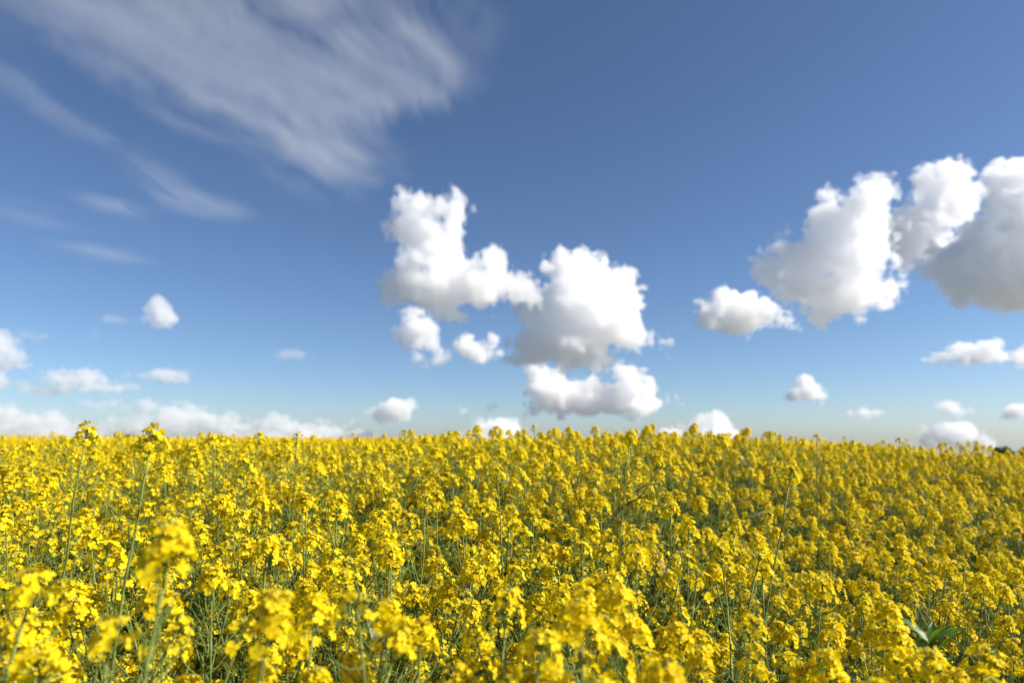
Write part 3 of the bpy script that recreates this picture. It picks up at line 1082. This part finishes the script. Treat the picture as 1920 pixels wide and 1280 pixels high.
def build_cirrus(ellipses, streak, label, seed, peak, h=6000.0, thick=260.0, along=7000.0, across=800.0, cut=0.34, warp=1000.0):
    """ellipses: (px, py, rx, ry, angle) in the photo, carried up to a level sheet of real thickness at height h"""
    P = [plane_at(e[0], e[1], h) for e in ellipses]
    c = sum(P, Vector()) / len(P)
    a0, a1 = plane_at(*streak[0], h), plane_at(*streak[1], h)
    su = (a1 - a0); su.z = 0; su.normalize()
    sv = Vector((-su.y, su.x, 0))
    lim = []
    m, nt, out = nodes_of("ice_cloud")
    N, L = nt.nodes.new, nt.links.new
    tc = N("ShaderNodeTexCoord")
    # bend the sheet a little so that its edges are not smooth ovals
    wn_ = N("ShaderNodeTexNoise"); wn_.inputs["Scale"].default_value = 1 / 2600.0; wn_.inputs["Detail"].default_value = 3
    L(tc.outputs["Object"], wn_.inputs["Vector"])
    ws = N("ShaderNodeVectorMath"); ws.operation = 'MULTIPLY_ADD'
    L(wn_.outputs["Color"], ws.inputs[0]); ws.inputs[1].default_value = (2 * warp, 2 * warp, 0)
    wa = N("ShaderNodeVectorMath"); wa.operation = 'ADD'
    ws.inputs[2].default_value = (-warp, -warp, 0)
    L(tc.outputs["Object"], wa.inputs[0]); L(ws.outputs[0], wa.inputs[1])

    def dot(vec, sock):
        n = N("ShaderNodeVectorMath"); n.operation = 'DOT_PRODUCT'
        L(sock, n.inputs[0]); n.inputs[1].default_value = vec
        return n.outputs["Value"]

    def math_(op, a, b=None, clamp=False):
        n = N("ShaderNodeMath"); n.operation = op; n.use_clamp = clamp
        for i, q in enumerate((a, b)):
            if q is None: continue
            if isinstance(q, (int, float)): n.inputs[i].default_value = q
            else: L(q, n.inputs[i])
        return n.outputs[0]
    total = None
    corners = []
    for e, p in zip(ellipses, P):
        px, py, rx, ry, ang = e[:5]
        w = e[5] if len(e) > 5 else 1.0
        jx = (plane_at(px + 1, py, h) - plane_at(px - 1, py, h)) / 2
        jy = (plane_at(px, py + 1, h) - plane_at(px, py - 1, h)) / 2
        J = np.array([[jx.x, jy.x], [jx.y, jy.y]])
        ca, sa = math.cos(math.radians(ang)), math.sin(math.radians(ang))
        A = np.diag([1 / rx, 1 / ry]) @ np.array([[ca, sa], [-sa, ca]]) @ np.linalg.inv(J)
        lp = p - c
        n1 = math_('SUBTRACT', dot((A[0, 0], A[0, 1], 0), wa.outputs[0]), float(A[0] @ [lp.x, lp.y]))
        n2 = math_('SUBTRACT', dot((A[1, 0], A[1, 1], 0), wa.outputs[0]), float(A[1] @ [lp.x, lp.y]))
        q = math_('ADD', math_('MULTIPLY', n1, n1), math_('MULTIPLY', n2, n2))
        f = math_('MULTIPLY', math_('POWER', math_('SUBTRACT', 1.0, q, True), 1.3), w)
        total = f if total is None else math_('ADD', total, f)
        for k in range(16):
            t = k * math.pi / 8
            ex, ey = rx * 1.25 * math.cos(t), ry * 1.25 * math.sin(t)
            corners.append((px + ca * ex - sa * ey, py + sa * ex + ca * ey))
    total = math_('MINIMUM', total, 1.0)

    def streaks(lu, lv, detail, seed_z, rough):
        comb = N("ShaderNodeCombineXYZ")
        L(dot(tuple(su / lu), tc.outputs["Object"]), comb.inputs[0])
        L(dot(tuple(sv / lv), wa.outputs[0]), comb.inputs[1])
        comb.inputs[2].default_value = seed_z
        n = N("ShaderNodeTexNoise"); n.inputs["Scale"].default_value = 1.0
        n.inputs["Detail"].default_value = detail; n.inputs["Roughness"].default_value = rough
        L(comb.outputs[0], n.inputs["Vector"])
        return n.outputs["Fac"]
    big = streaks(along, across, 4, seed * 3.7, 0.55)
    puff = streaks(900.0, 420.0, 7, seed * 5.1 + 9, 0.66)
    mixn = math_('ADD', math_('MULTIPLY', big, 1.15), math_('MULTIPLY', puff, 0.55))
    mixn = math_('ADD', mixn, math_('MULTIPLY', streaks(2600.0, 170.0, 3, seed * 2.3 + 4, 0.5), 0.28))
    mixn = math_('SUBTRACT', mixn, 0.49)
    # threshold drops where the sheet is thick
    v = math_('SUBTRACT', math_('ADD', mixn, math_('MULTIPLY', total, 0.34)), cut + 0.17)
    v = math_('MULTIPLY', v, 1.15, True)
    v = math_('MULTIPLY', v, math_('MULTIPLY', total, 1.25, True))
    v = math_('MULTIPLY', v, peak / 550.0)
    vp = N("ShaderNodeVolumePrincipled")
    vp.inputs["Color"].default_value = (0.998, 0.998, 0.998, 1)
    vp.inputs["Anisotropy"].default_value = 0.1
    L(v, vp.inputs["Density"])
    L(vp.outputs[0], out.inputs["Volume"])
    m.cycles.volume_step_rate = 0.09
    # the body: a sheet with the outline of the cloud (hull of its patches)
    W = [plane_at(x, y, h) - c for x, y in corners if True]
    W = sorted(set((round(p.x), round(p.y)) for p in W))

    def half(pts):
        o = []
        for p in pts:
            while len(o) >= 2 and (o[-1][0] - o[-2][0]) * (p[1] - o[-2][1]) - (o[-1][1] - o[-2][1]) * (p[0] - o[-2][0]) <= 0:
                o.pop()
            o.append(p)
        return o[:-1]
    hull = half(W) + half(W[::-1])
    n = len(hull)
    V = [(x, y, -thick / 2) for x, y in hull] + [(x, y, thick / 2) for x, y in hull]
    Fs = [tuple(range(n - 1, -1, -1)), tuple(range(n, 2 * n))] + [(i, (i + 1) % n, n + (i + 1) % n, n + i) for i in range(n)]
    me = bpy.data.meshes.new("cirrus_cloud")
    me.from_pydata(V, [], Fs)
    me.materials.append(m)
    o = bpy.data.objects.new("cirrus_cloud", me)
    o.location = c
    link(o)
    tag(o, label, "cloud")


build_cirrus([(120, 40, 330, 110, 20, 0.9), (330, 90, 400, 130, 25, 0.8), (560, 90, 420, 150, 20, 0.9), (560, 210, 330, 110, 32, 0.9), (790, 130, 200, 130, -15, 0.9), (580, 300, 190, 80, 38, 0.6), (520, -80, 700, 150, 0, 0.8), (330, 190, 250, 60, 30, 0.5)],
             ((330, 60), (600, 225)), "wide thin veil of streaky high cloud spread over the upper left of the sky", 1, 0.64)
build_cirrus([(50, 165, 150, 55, 30, 0.9), (150, 240, 110, 34, 24, 0.9), (260, 295, 120, 26, 30, 0.5)], ((20, 150), (190, 255)), "thin high cloud streak at the left edge below the wide veil", 2, 0.27, warp=350.0)
build_cirrus([(310, 345, 130, 42, 30, 0.9), (390, 390, 130, 32, 8, 0.9), (540, 340, 130, 34, 30, 0.45)], ((250, 320), (420, 400)), "feathery high wisp hanging below the wide veil", 3, 0.27, warp=350.0)
build_cirrus([(215, 388, 110, 26, 14, 0.9)], ((150, 370), (280, 402)), "short pale high wisp left of the feathery one", 4, 0.34, warp=350.0)
build_cirrus([(190, 475, 140, 24, 8, 0.8), (60, 400, 150, 34, 14, 0.7)], ((60, 450), (270, 490)), "barely visible high streaks low in the blue at left", 5, 0.2, warp=350.0)
